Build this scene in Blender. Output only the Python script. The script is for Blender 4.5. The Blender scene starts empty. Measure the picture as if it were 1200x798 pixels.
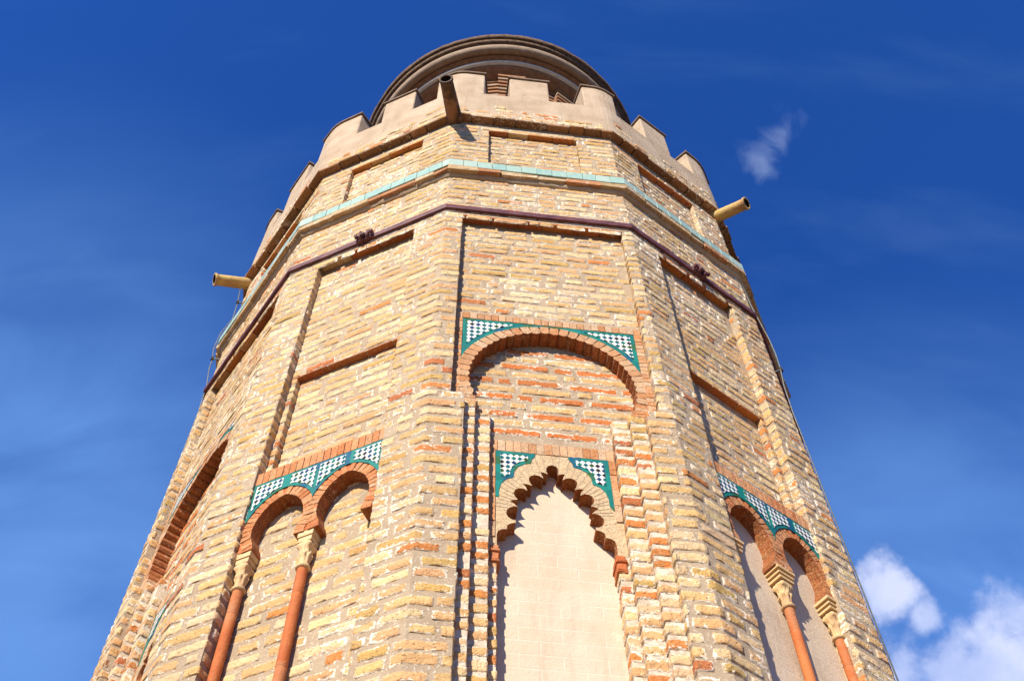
import bpy, math, random
import numpy as np
from math import radians, sin, cos, pi, atan2, hypot
random.seed(7); rng = np.random.default_rng(7)
C = bpy.context.scene.collection
sc = bpy.context.scene

# ------------------------------------------------------------------ scale and survey of the tower
S = 2.4                  # tower circumradius in metres
ZG = 0.67 * S            # eye height above the terrace
TH = -0.1508132          # plan rotation of the dodecagon
JIT = {-2: -0.010613, -1: -0.002961, 0: -0.005593, 1: 0.020309, 2: -0.001142}

# ------------------------------------------------------------------ camera
camd = bpy.data.cameras.new('camera'); cam = bpy.data.objects.new('camera', camd); C.objects.link(cam)
pitch, roll, yaw, dist = 1.0310576, -0.0185673, 0.0202655, 2.3455867
from mathutils import Matrix, Vector
fw = Vector((sin(yaw)*cos(pitch), cos(yaw)*cos(pitch), sin(pitch)))
rt = Vector((cos(yaw), -sin(yaw), 0)); up = rt.cross(fw)
rt2 = cos(roll)*rt + sin(roll)*up; up2 = -sin(roll)*rt + cos(roll)*up
CAM = Vector((0, -dist*S, ZG))
m = Matrix((rt2, up2, -fw)).transposed().to_4x4(); m.translation = CAM
cam.matrix_world = m
camd.sensor_fit = 'HORIZONTAL'; camd.sensor_width = 36; camd.lens = 36*1320.68/1200
camd.clip_start = 0.05; camd.clip_end = 5000
sc.camera = cam

# ------------------------------------------------------------------ light, sky, exposure
SUN_AZ, SUN_EL = radians(-24.5), radians(33)      # azimuth measured from -Y towards +X
sdir = Vector((sin(SUN_AZ)*cos(SUN_EL), -cos(SUN_AZ)*cos(SUN_EL), sin(SUN_EL)))
sl = bpy.data.lights.new('sun', 'SUN'); sun = bpy.data.objects.new('sun', sl); C.objects.link(sun)
sl.energy = 5.0; sl.angle = radians(0.5); sl.color = (1.0, 0.93, 0.80)
sun.rotation_euler = sdir.to_track_quat('Z', 'Y').to_euler(); sun.location = (-10, -20, 30)
sc.view_settings.view_transform = 'Standard'; sc.view_settings.look = 'None'
sc.view_settings.gamma = 1; sc.view_settings.use_curve_mapping = False
sc.view_settings.exposure = 0.74

def px_dir(x, y):
    d = fw*1320.68 + rt2*(x-600) - up2*(y-399); return d.normalized()

w = bpy.data.worlds.new('World'); sc.world = w; w.use_nodes = True
nt = w.node_tree; nt.nodes.clear()
def N(nt, t, **k):
    n = nt.nodes.new(t)
    for a, b in k.items(): setattr(n, a, b)
    return n
def L(nt, a, b): nt.links.new(a, b)
def val(nt, op, a, b=None, c=None, clamp=False):
    n = N(nt, 'ShaderNodeMath', operation=op, use_clamp=clamp)
    for i, v in enumerate((a, b, c)):
        if v is None: continue
        if isinstance(v, (int, float)): n.inputs[i].default_value = v
        else: L(nt, v, n.inputs[i])
    return n.outputs[0]
def mixc(nt, f, a, b, bt='MIX'):
    n = N(nt, 'ShaderNodeMix', data_type='RGBA', blend_type=bt)
    for sock, v in ((n.inputs[0], f), (n.inputs[6], a), (n.inputs[7], b)):
        if isinstance(v, (int, float)): sock.default_value = v
        elif isinstance(v, tuple): sock.default_value = v if len(v) == 4 else (*v, 1)
        else: L(nt, v, sock)
    return n.outputs[2]
def noise(nt, vec, scale, detail=4, rough=.55, dist=0., out=0):
    n = N(nt, 'ShaderNodeTexNoise'); n.inputs['Scale'].default_value = scale
    n.inputs['Detail'].default_value = detail; n.inputs['Roughness'].default_value = rough
    n.inputs['Distortion'].default_value = dist
    if vec is not None: L(nt, vec, n.inputs['Vector'])
    return n.outputs[out]
def ramp(nt, f, lo, hi, a=0., b=1.):
    n = N(nt, 'ShaderNodeMapRange', interpolation_type='SMOOTHSTEP'); L(nt, f, n.inputs[0])
    n.inputs[1].default_value = lo; n.inputs[2].default_value = hi
    n.inputs[3].default_value = a; n.inputs[4].default_value = b
    return n.outputs[0]
sky = N(nt, 'ShaderNodeTexSky', sky_type='NISHITA'); sky.sun_disc = False
sky.sun_elevation = SUN_EL; sky.sun_rotation = math.atan2(sdir.x, sdir.y)
sky.air_density = 1.15; sky.dust_density = 0.6; sky.ozone_density = 3.0; sky.altitude = 300
hsv = N(nt, 'ShaderNodeHueSaturation'); L(nt, sky.outputs[0], hsv.inputs['Color'])
hsv.inputs['Saturation'].default_value = 1.0; hsv.inputs['Value'].default_value = 1.0
skyc = mixc(nt, 1.0, hsv.outputs[0], (.29, .90, 2.15), 'MULTIPLY')
tc = N(nt, 'ShaderNodeTexCoord'); dirv = tc.outputs['Generated']
def blob(x, y, r):
    d = px_dir(x, y); n = N(nt, 'ShaderNodeVectorMath', operation='DISTANCE'); L(nt, dirv, n.inputs[0])
    n.inputs[1].default_value = d
    return val(nt, 'SUBTRACT', 1.0, val(nt, 'DIVIDE', n.outputs[1], r/1320.68), clamp=False)
acc = None
for b in ((1036, 692, 42), (1088, 728, 26), (1120, 795, 78), (1055, 790, 50), (1205, 800, 100)):
    v = blob(*b); acc = v if acc is None else val(nt, 'MAXIMUM', acc, v)
n1 = noise(nt, dirv, 24, 9, .58, .1)
cl = val(nt, 'ADD', val(nt, 'MAXIMUM', acc, -1.0), val(nt, 'MULTIPLY', val(nt, 'SUBTRACT', n1, .5), 2.3))
cm = ramp(nt, cl, -.05, .8, 0, .84)
v2 = val(nt, 'ADD', val(nt, 'MAXIMUM', blob(918, 156, 34), blob(893, 188, 30)), val(nt, 'MULTIPLY', val(nt, 'SUBTRACT', noise(nt, dirv, 30, 6, .5, .5), .5), 2.2))
cm2 = ramp(nt, v2, .15, 1.3, 0, .40)
# thin high veils
mp = N(nt, 'ShaderNodeMapping'); L(nt, dirv, mp.inputs[0]); mp.inputs['Rotation'].default_value = (0.3, .2, -.6); mp.inputs['Scale'].default_value = (2.2, 9, 3)
veil = ramp(nt, noise(nt, mp.outputs[0], 1.6, 6, .55, .4), .48, .9, 0, .07)
shade = noise(nt, dirv, 14, 5, .5)
ccol = mixc(nt, ramp(nt, shade, .35, .65), (6.6, 7.8, 12.0), (10.0, 10.6, 13.6))
c1 = mixc(nt, veil, skyc, (5.2, 8.6, 15.0))
mp2 = N(nt, 'ShaderNodeMapping'); L(nt, dirv, mp2.inputs[0]); mp2.inputs['Rotation'].default_value = (0.1, .5, .5); mp2.inputs['Scale'].default_value = (2.5, 7, 4)
low = val(nt, 'MAXIMUM', blob(20, 640, 560), blob(1120, 760, 460))
low = val(nt, 'MULTIPLY', ramp(nt, low, 0., 1., 0, .36), ramp(nt, noise(nt, mp2.outputs[0], 1.5, 5, .5, .4), .25, .7, .45, 1))
c1 = mixc(nt, low, c1, (4.6, 9.4, 18.0))
c2 = mixc(nt, cm2, c1, (5.8, 7.4, 11.0))
c3 = mixc(nt, cm, c2, ccol)
bg = N(nt, 'ShaderNodeBackground'); L(nt, c3, bg.inputs[0]); bg.inputs[1].default_value = 0.051
wo = N(nt, 'ShaderNodeOutputWorld'); L(nt, bg.outputs[0], wo.inputs[0])

# ------------------------------------------------------------------ materials
def new_mat(name):
    m = bpy.data.materials.new(name); m.use_nodes = True; nt = m.node_tree
    b = nt.nodes['Principled BSDF']; b.inputs['Specular IOR Level'].default_value = .25
    return m, nt, b
def bump(nt, b, h, dist=.01, strength=1.):
    n = N(nt, 'ShaderNodeBump'); n.inputs['Strength'].default_value = strength; n.inputs['Distance'].default_value = dist
    L(nt, h, n.inputs['Height']); L(nt, n.outputs[0], b.inputs['Normal'])
def obj_co(nt): return N(nt, 'ShaderNodeTexCoord').outputs['Object']
LIME = (.80, .70, .55)
def mortar_col(nt, co):
    n1 = noise(nt, co, 6, 5, .6); n2 = noise(nt, co, 60, 5, .7)
    c = mixc(nt, ramp(nt, n1, .3, .7), (.350, .250, .155), (.425, .315, .200))
    c = mixc(nt, ramp(nt, n2, .56, .66, 0, .7), c, LIME)
    return mixc(nt, ramp(nt, noise(nt, co, 35, 4, .6), .68, .8, 0, .5), c, (.22, .15, .10))
def mat_brick(name='brick', lime=.5):
    """brick colour from the Col attribute; Col alpha grows from the brick (0) to the mortar apron around it (1.6)"""
    m, nt, b = new_mat(name); co = obj_co(nt)
    at = N(nt, 'ShaderNodeAttribute', attribute_name='Col'); col = at.outputs['Color']; rim = at.outputs['Alpha']
    n1 = noise(nt, co, 22, 5, .6); n2 = noise(nt, co, 90, 4, .7); n3 = noise(nt, co, 8, 4, .6); n4 = noise(nt, co, 48, 5, .7)
    c = mixc(nt, ramp(nt, n1, .3, .75, 0, .6), col, mixc(nt, .6, col, (.36, .17, .05)))
    c = mixc(nt, ramp(nt, n2, .45, .8, 0, .55), c, (.64, .47, .26))
    pits = ramp(nt, noise(nt, co, 105, 3, .6), .64, .70)
    c = mixc(nt, val(nt, 'MULTIPLY', pits, .8), c, (.13, .065, .03))
    rr = val(nt, 'ADD', rim, val(nt, 'MULTIPLY', val(nt, 'SUBTRACT', n4, .5), 3.8))
    c = mixc(nt, ramp(nt, rr, .95, 1.1), c, mortar_col(nt, co))
    # lime left along the edges of the bricks, in patches
    band = val(nt, 'SUBTRACT', 1.0, val(nt, 'MULTIPLY', val(nt, 'ABSOLUTE', val(nt, 'SUBTRACT', rr, .98)), 1.7))
    f = val(nt, 'ADD', val(nt, 'MULTIPLY', band, .50), val(nt, 'MULTIPLY', val(nt, 'SUBTRACT', n3, .5), 2.2))
    f = val(nt, 'ADD', f, val(nt, 'MULTIPLY', val(nt, 'SUBTRACT', noise(nt, co, 1.3, 3, .5), .5), 1.6))
    f = val(nt, 'ADD', f, val(nt, 'MULTIPLY', val(nt, 'SUBTRACT', noise(nt, co, 45, 5, .7), .5), 1.3))
    c = mixc(nt, ramp(nt, f, .31, .47, 0, lime), c, LIME)
    L(nt, c, b.inputs['Base Color']); b.inputs['Roughness'].default_value = .9
    h = val(nt, 'ADD', val(nt, 'MULTIPLY', n2, .6), val(nt, 'ADD', n1, val(nt, 'MULTIPLY', pits, -.9)))
    bump(nt, b, h, .014, 1.0)
    return m
M = {}
M['brick'] = mat_brick('brick', .9)
M['fine_brick'] = mat_brick('fine_brick', .35)
def mat_mortar(name='mortar', pale=False):
    m, nt, b = new_mat(name); co = obj_co(nt)
    n2 = noise(nt, co, 60, 5, .7); n3 = noise(nt, co, 240, 3, .7); c = mortar_col(nt, co)
    if pale: c = mixc(nt, ramp(nt, noise(nt, co, 20, 5, .7), .35, .6, .25, .95), c, (.68, .56, .42))
    L(nt, c, b.inputs['Base Color']); b.inputs['Roughness'].default_value = .95
    bump(nt, b, val(nt, 'ADD', n2, val(nt, 'MULTIPLY', n3, .4)), .008, .8); return m
M['mortar'] = mat_mortar(); M['pale_mortar'] = mat_mortar('pale_mortar', True)
def mat_plaster(name, ca, cb, blocks=True, bs=.005):
    m, nt, b = new_mat(name); co = obj_co(nt)
    n1 = noise(nt, co, 4, 6, .6); n2 = noise(nt, co, 55, 5, .7); n3 = noise(nt, co, 300, 2, .6)
    c = mixc(nt, ramp(nt, n1, .3, .7), ca, cb)
    c = mixc(nt, ramp(nt, n3, .62, .75, 0, .35), c, (.40, .25, .12))
    c = mixc(nt, ramp(nt, n2, .66, .78, 0, .45), c, (.36, .26, .17))
    h = val(nt, 'ADD', n2, val(nt, 'MULTIPLY', n3, .5))
    sm_ = N(nt, 'ShaderNodeMapping'); L(nt, co, sm_.inputs[0]); sm_.inputs['Scale'].default_value = (9, 9, 1.6)
    c = mixc(nt, ramp(nt, noise(nt, sm_.outputs[0], 1, 6, .6), .52, .78, 0, .4 if blocks else .6), c, (.27, .19, .12))
    c = mixc(nt, ramp(nt, noise(nt, co, 13, 6, .65), .58, .72, 0, .35), c, (.66, .56, .42))
    if blocks:
        uv = N(nt, 'ShaderNodeUVMap', uv_map='UVMap').outputs[0]
        br = N(nt, 'ShaderNodeTexBrick'); L(nt, uv, br.inputs['Vector'])
        br.inputs['Scale'].default_value = 1; br.inputs['Brick Width'].default_value = .19; br.inputs['Row Height'].default_value = .078
        br.inputs['Mortar Size'].default_value = .004; br.inputs['Mortar Smooth'].default_value = .6
        br.inputs['Color1'].default_value = (0, 0, 0, 1); br.inputs['Color2'].default_value = (0, 0, 0, 1); br.inputs['Mortar'].default_value = (1, 1, 1, 1)
        j = val(nt, 'MULTIPLY', br.outputs[1], ramp(nt, noise(nt, co, 7, 3), .3, .6, .05, .33))
        c = mixc(nt, j, c, (.70, .60, .47)); h = val(nt, 'ADD', h, val(nt, 'MULTIPLY', j, -.8))
    L(nt, c, b.inputs['Base Color']); b.inputs['Roughness'].default_value = .93
    bump(nt, b, h, bs, .7); return m
M['plaster'] = mat_plaster('niche_plaster', (.52, .395, .27), (.585, .455, .33))
M['grey_plaster'] = mat_plaster('weathered_plaster', (.52, .39, .26), (.60, .47, .33))
M['render'] = mat_plaster('parapet_plaster', (.43, .305, .19), (.55, .41, .275), False, .016)
def mat_terracotta(name, ca, cb):
    m, nt, b = new_mat(name); co = obj_co(nt)
    n1 = noise(nt, co, 7, 5, .6); n2 = noise(nt, co, 80, 4, .7)
    c = mixc(nt, ramp(nt, n1, .3, .7), ca, cb)
    c = mixc(nt, ramp(nt, n2, .58, .75, 0, .5), c, (.60, .36, .18))
    c = mixc(nt, ramp(nt, noise(nt, co, 3.5, 6, .65), .50, .62, 0, .55), c, (.36, .17, .08))
    c = mixc(nt, ramp(nt, noise(nt, co, 30, 5, .6), .66, .72, 0, .6), c, (.16, .06, .03))
    L(nt, c, b.inputs['Base Color']); b.inputs['Roughness'].default_value = .75
    bump(nt, b, n2, .006, .9); return m
M['terracotta'] = mat_terracotta('terracotta', (.40, .095, .022), (.48, .15, .042))
M['capital'] = mat_terracotta('carved_stone', (.56, .37, .17), (.63, .45, .235))
M['spout'] = mat_terracotta('spout_ceramic', (.52, .35, .10), (.42, .27, .10))
M['dark_spout'] = mat_terracotta('soot_stained_ceramic', (.045, .026, .014), (.10, .055, .025))
M['dark_brick'] = mat_terracotta('dark_cornice_brick', (.30, .15, .07), (.38, .22, .11))
M['tan_stone'] = mat_terracotta('rough_tan_moulding', (.40, .28, .15), (.50, .37, .22))
def mat_glaze(name, checker):
    m, nt, b = new_mat(name); uv = N(nt, 'ShaderNodeUVMap', uv_map='UVMap').outputs[0]; co = obj_co(nt)
    sp = N(nt, 'ShaderNodeSeparateXYZ'); L(nt, uv, sp.inputs[0]); u, v = sp.outputs[0], sp.outputs[1]
    if checker:
        pa = val(nt, 'DIVIDE', u, .0128*S); pb = val(nt, 'DIVIDE', v, .0150*S)
        qx = val(nt, 'ADD', pa, pb); qy = val(nt, 'SUBTRACT', pa, pb)
        fx, fy = val(nt, 'FLOOR', qx), val(nt, 'FLOOR', qy)
        par = val(nt, 'ABSOLUTE', val(nt, 'MODULO', val(nt, 'ADD', fx, fy), 2))
        cv = N(nt, 'ShaderNodeCombineXYZ'); L(nt, fx, cv.inputs[0]); L(nt, fy, cv.inputs[1])
        wn = N(nt, 'ShaderNodeTexWhiteNoise', noise_dimensions='2D'); L(nt, cv.outputs[0], wn.inputs['Vector'])
        cr = N(nt, 'ShaderNodeValToRGB'); L(nt, wn.outputs[0], cr.inputs[0]); cr.color_ramp.interpolation = 'CONSTANT'
        el = cr.color_ramp.elements; el[0].color = (.008, .09, .10, 1); el[1].position = .35; el[1].color = (.01, .045, .10, 1)
        e = el.new(.6); e.color = (.012, .13, .10, 1); e = el.new(.8); e.color = (.03, .07, .02, 1); e = el.new(.92); e.color = (.02, .02, .02, 1)
        dx = val(nt, 'ABSOLUTE', val(nt, 'SUBTRACT', val(nt, 'FRACT', qx), .5)); dy = val(nt, 'ABSOLUTE', val(nt, 'SUBTRACT', val(nt, 'FRACT', qy), .5))
        gr = ramp(nt, val(nt, 'MAXIMUM', dx, dy), .455, .49)
        wht = mixc(nt, noise(nt, co, 30, 3), (.62, .60, .52), (.80, .78, .72))
        c = mixc(nt, val(nt, 'GREATER_THAN', par, .5), wht, cr.outputs[0])
        c = mixc(nt, val(nt, 'MULTIPLY', gr, .6), c, (.50, .34, .15)); b.inputs['Roughness'].default_value = .3
    else:
        cv = N(nt, 'ShaderNodeCombineXYZ'); L(nt, val(nt, 'FLOOR', val(nt, 'DIVIDE', u, .024*S)), cv.inputs[0]); L(nt, val(nt, 'FLOOR', val(nt, 'DIVIDE', v, .027*S)), cv.inputs[1])
        wn = N(nt, 'ShaderNodeTexWhiteNoise', noise_dimensions='2D'); L(nt, cv.outputs[0], wn.inputs['Vector'])
        cr = N(nt, 'ShaderNodeValToRGB'); L(nt, wn.outputs[0], cr.inputs[0]); cr.color_ramp.interpolation = 'CONSTANT'
        el = cr.color_ramp.elements; el[0].color = (.006, .125, .10, 1); el[1].position = .3; el[1].color = (.008, .17, .13, 1)
        e = el.new(.6); e.color = (.008, .12, .11, 1); e = el.new(.8); e.color = (.03, .10, .025, 1); e = el.new(.92); e.color = (.006, .07, .13, 1)
        fu = val(nt, 'ABSOLUTE', val(nt, 'SUBTRACT', val(nt, 'FRACT', val(nt, 'DIVIDE', u, .024*S)), .5))
        fv = val(nt, 'ABSOLUTE', val(nt, 'SUBTRACT', val(nt, 'FRACT', val(nt, 'DIVIDE', v, .027*S)), .5))
        gr = ramp(nt, val(nt, 'MAXIMUM', fu, fv), .47, .49)
        c = mixc(nt, ramp(nt, noise(nt, co, 40, 3), .3, .7, 0, .35), cr.outputs[0], (.015, .18, .15))
        c = mixc(nt, val(nt, 'MULTIPLY', gr, .6), c, (.04, .10, .08)); b.inputs['Roughness'].default_value = .42
    L(nt, c, b.inputs['Base Color']); b.inputs['Specular IOR Level'].default_value = .22
    bump(nt, b, noise(nt, co, 40, 3), .002, .5); return m
M['checker'] = mat_glaze('checker_tile', True); M['glaze'] = mat_glaze('green_glaze', False)
def mat_col(name, rough, spec=.3):
    m, nt, b = new_mat(name); co = obj_co(nt)
    at = N(nt, 'ShaderNodeAttribute', attribute_name='Col')
    c = mixc(nt, ramp(nt, noise(nt, co, 35, 4), .45, .7, 0, .55), at.outputs['Color'], (.50, .50, .36))
    L(nt, c, b.inputs['Base Color']); b.inputs['Roughness'].default_value = rough; b.inputs['Specular IOR Level'].default_value = spec
    bump(nt, b, noise(nt, co, 30, 3), .003, .5); return m
M['aqua'] = mat_col('aqua_tile', .35)
def mat_flat(name, ca, cb, rough, scale=20, bd=.004, metal=0):
    m, nt, b = new_mat(name); co = obj_co(nt)
    n1 = noise(nt, co, scale, 5, .65)
    L(nt, mixc(nt, ramp(nt, n1, .3, .7), ca, cb), b.inputs['Base Color'])
    b.inputs['Roughness'].default_value = rough; b.inputs['Metallic'].default_value = metal
    bump(nt, b, n1, bd, .8); return m
M['iron'] = mat_flat('maroon_painted_iron', (.075, .022, .024), (.15, .055, .052), .5, 14)
M['coping'] = mat_flat('dark_coping', (.12, .08, .055), (.22, .15, .10), .9, 20)
M['turret'] = mat_flat('turret_plaster', (.22, .09, .04), (.33, .17, .08), .9, 18, .01)
M['turret_grey'] = mat_flat('turret_grey_moulding', (.24, .16, .10), (.34, .24, .16), .85, 10, .008)
M['turret_rim'] = mat_flat('turret_dark_rim', (.06, .035, .02), (.16, .09, .05), .9, 25, .01)
M['white_line'] = mat_flat('pale_string_course', (.55, .47, .37), (.65, .57, .46), .9, 20)
M['wire'] = mat_flat('cable_sheath', (.10, .10, .09), (.2, .2, .18), .6, 50)
M['black'] = mat_flat('spout_inside', (.02, .015, .01), (.04, .03, .02), .9)
M['dome'] = mat_flat('ochre_dome_tile', (.45, .30, .08), (.55, .38, .12), .4, 30)
M['terrace'] = mat_flat('terrace_clay_tiles', (.38, .205, .10), (.45, .26, .14), .9, 8)
M['ground'] = mat_flat('city_ground', (.09, .08, .065), (.15, .13, .10), .95, .2)

# ------------------------------------------------------------------ geometry helpers
def corner_ang(i):
    return TH + radians(30*i) - pi/2 + (JIT.get(i, 0) if -2 <= i <= 2 else 0)
def wrap(i): return ((i + 5) % 12) - 5
CORN = {i: Vector((cos(corner_ang(i)), sin(corner_ang(i)), 0)) for i in range(-5, 7)}
FACE = {}
for k in range(-5, 7):
    a = CORN[k]; b_ = CORN[wrap(k+1)]; t = b_ - a; W = t.length; t.normalize(); n = Vector((t.y, -t.x, 0))
    FACE[k] = (np.array(a), np.array(t), np.array(n), W)
def FP(k, u, z, d=0.):
    a, t, n, W = FACE[k]
    p = (a + t*u - n*d)*S
    return (p[0], p[1], z*S + ZG)
class MB:
    def __init__(s): s.v = []; s.f = []; s.m = []; s.sm = []; s.c = []; s.uv = []; s.mats = []
    def mi(s, mat):
        if mat not in s.mats: s.mats.append(mat)
        return s.mats.index(mat)
    def add(s, vs, fs, mat, col=(.5, .4, .3, 0.), smooth=False, uv=None):
        o = len(s.v); s.v += [tuple(v) for v in vs]; s.f += [tuple(i+o for i in f) for f in fs]
        mi = s.mi(mat); s.m += [mi]*len(fs); s.sm += [smooth]*len(fs)
        if isinstance(col, tuple): s.c += [col]*len(vs)
        else: s.c += [tuple(c) for c in col]
        s.uv += list(uv) if uv is not None else [(0., 0.)]*len(vs)
    def build(s, name, parent=None):
        me = bpy.data.meshes.new(name); me.from_pydata(s.v, [], s.f); me.update()
        for mt in s.mats: me.materials.append(M[mt])
        me.polygons.foreach_set('material_index', np.array(s.m, dtype=np.int32))
        me.polygons.foreach_set('use_smooth', np.array(s.sm, dtype=bool))
        ca = me.color_attributes.new('Col', 'FLOAT_COLOR', 'POINT'); ca.data.foreach_set('color', np.array(s.c, dtype=np.float32).ravel())
        uvl = me.uv_layers.new(name='UVMap'); li = np.empty(len(me.loops), dtype=np.int32); me.loops.foreach_get('vertex_index', li)
        uvl.data.foreach_set('uv', np.array(s.uv, dtype=np.float32)[li].ravel())
        o = bpy.data.objects.new(name, me); C.objects.link(o)
        if parent: o.parent = parent
        return o
def plate(mb, k, poly, d0, d1, mat, col=(.5, .4, .3, 0.), side=None, smooth=False, scol=None):
    """polygon (u,z) on face k extruded from depth d0 (front) to d1 (back)"""
    n = len(poly); area = sum(poly[i][0]*poly[(i+1) % n][1]-poly[(i+1) % n][0]*poly[i][1] for i in range(n))
    if area < 0: poly = poly[::-1]
    F_ = [FP(k, u, z, d0) for u, z in poly]; B_ = [FP(k, u, z, d1) for u, z in poly]; uv = [(u*S, z*S) for u, z in poly]
    mb.add(F_, [tuple(range(n))], mat, col, smooth, uv)
    mb.add(F_ + B_, [(i, i+n, (i+1) % n+n, (i+1) % n) for i in range(n)] + [tuple(n+i for i in range(n-1, -1, -1))], side or mat, scol or col, False, uv*2)
def rect(u0, u1, z0, z1): return [(u0, z0), (u1, z0), (u1, z1), (u0, z1)]
def ring_poly(off, rounded=0.):
    """plan outline offset outwards by off (R units), list of (x,y) with optional rounded corners"""
    out = []
    for i in range(-5, 7):
        k0, k1 = wrap(i-1), i
        n0 = FACE[k0][2][:2]; n1 = FACE[k1][2][:2]; c = np.array(CORN[i])[:2]
        mit = (n0+n1)/(1+n0@n1); p = c + mit*off
        if rounded:
            t0, t1 = FACE[k0][1][:2], FACE[k1][1][:2]
            a, b = p - t0*rounded, p + t1*rounded
            for s in np.linspace(0, 1, 5): out.append((1-s)**2*a + 2*s*(1-s)*p + s*s*b)
        else: out.append(p)
    return out
def prism(mb, off, z0, z1, mat, rounded=0., bottom=None):
    P = ring_poly(off, rounded); n = len(P)
    vs = [(p[0]*S, p[1]*S, z0*S+ZG) for p in P] + [(p[0]*S, p[1]*S, z1*S+ZG) for p in P]
    mb.add(vs, [(i, (i+1) % n, (i+1) % n+n, i+n) for i in range(n)] + [tuple(range(n, 2*n))], mat)
    o = len(mb.v)-2*n; mb.f.append(tuple(o+i for i in range(n-1, -1, -1))); mb.m.append(mb.mi(bottom or mat)); mb.sm.append(False)
def box_uvd(mb, k, u0, u1, z0, z1, d0, d1, mat, col, r=.0012, jit=.0006):
    """small worn brick block with softened front edges"""
    j = lambda: random.uniform(-jit, jit)
    rows = [(0, d1), (0, d0+r), (r, d0), (None, None)]
    vs = []
    for dd, ins in ((d1, 0), (d0+r, 0), (d0, r)):
        for (u, z) in ((u0+ins, z0+ins), (u1-ins, z0+ins), (u1-ins, z1-ins), (u0+ins, z1-ins)):
            vs.append(FP(k, u+j(), z+j(), dd+j()*.6))
    fs = [(8, 9, 10, 11)]
    for a in (0, 4):
        for i in range(4):
            fs.append((a+i, a+(i+1) % 4, a+4+(i+1) % 4, a+4+i))
    mb.add(vs, fs, mat, col)

TAN = (.605, .365, .145); CREAM = (.675, .475, .245); OLIVE = (.51, .305, .090); PINK = (.60, .330, .140); ORANGE = (.55, .175, .035); RED = (.42, .11, .03)
def bcol(red=.1, pink=.17):
    x = random.random()
    if x < red: c = ORANGE if random.random() < .65 else RED
    elif x < red+pink: c = PINK
    elif x < red+pink+.32: c = CREAM
    elif x < red+pink+.40: c = OLIVE
    else: c = TAN
    g = random.uniform(.86, 1.12)
    return np.array([min(.75, ci*g*random.uniform(.95, 1.05)) for ci in c])

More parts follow.
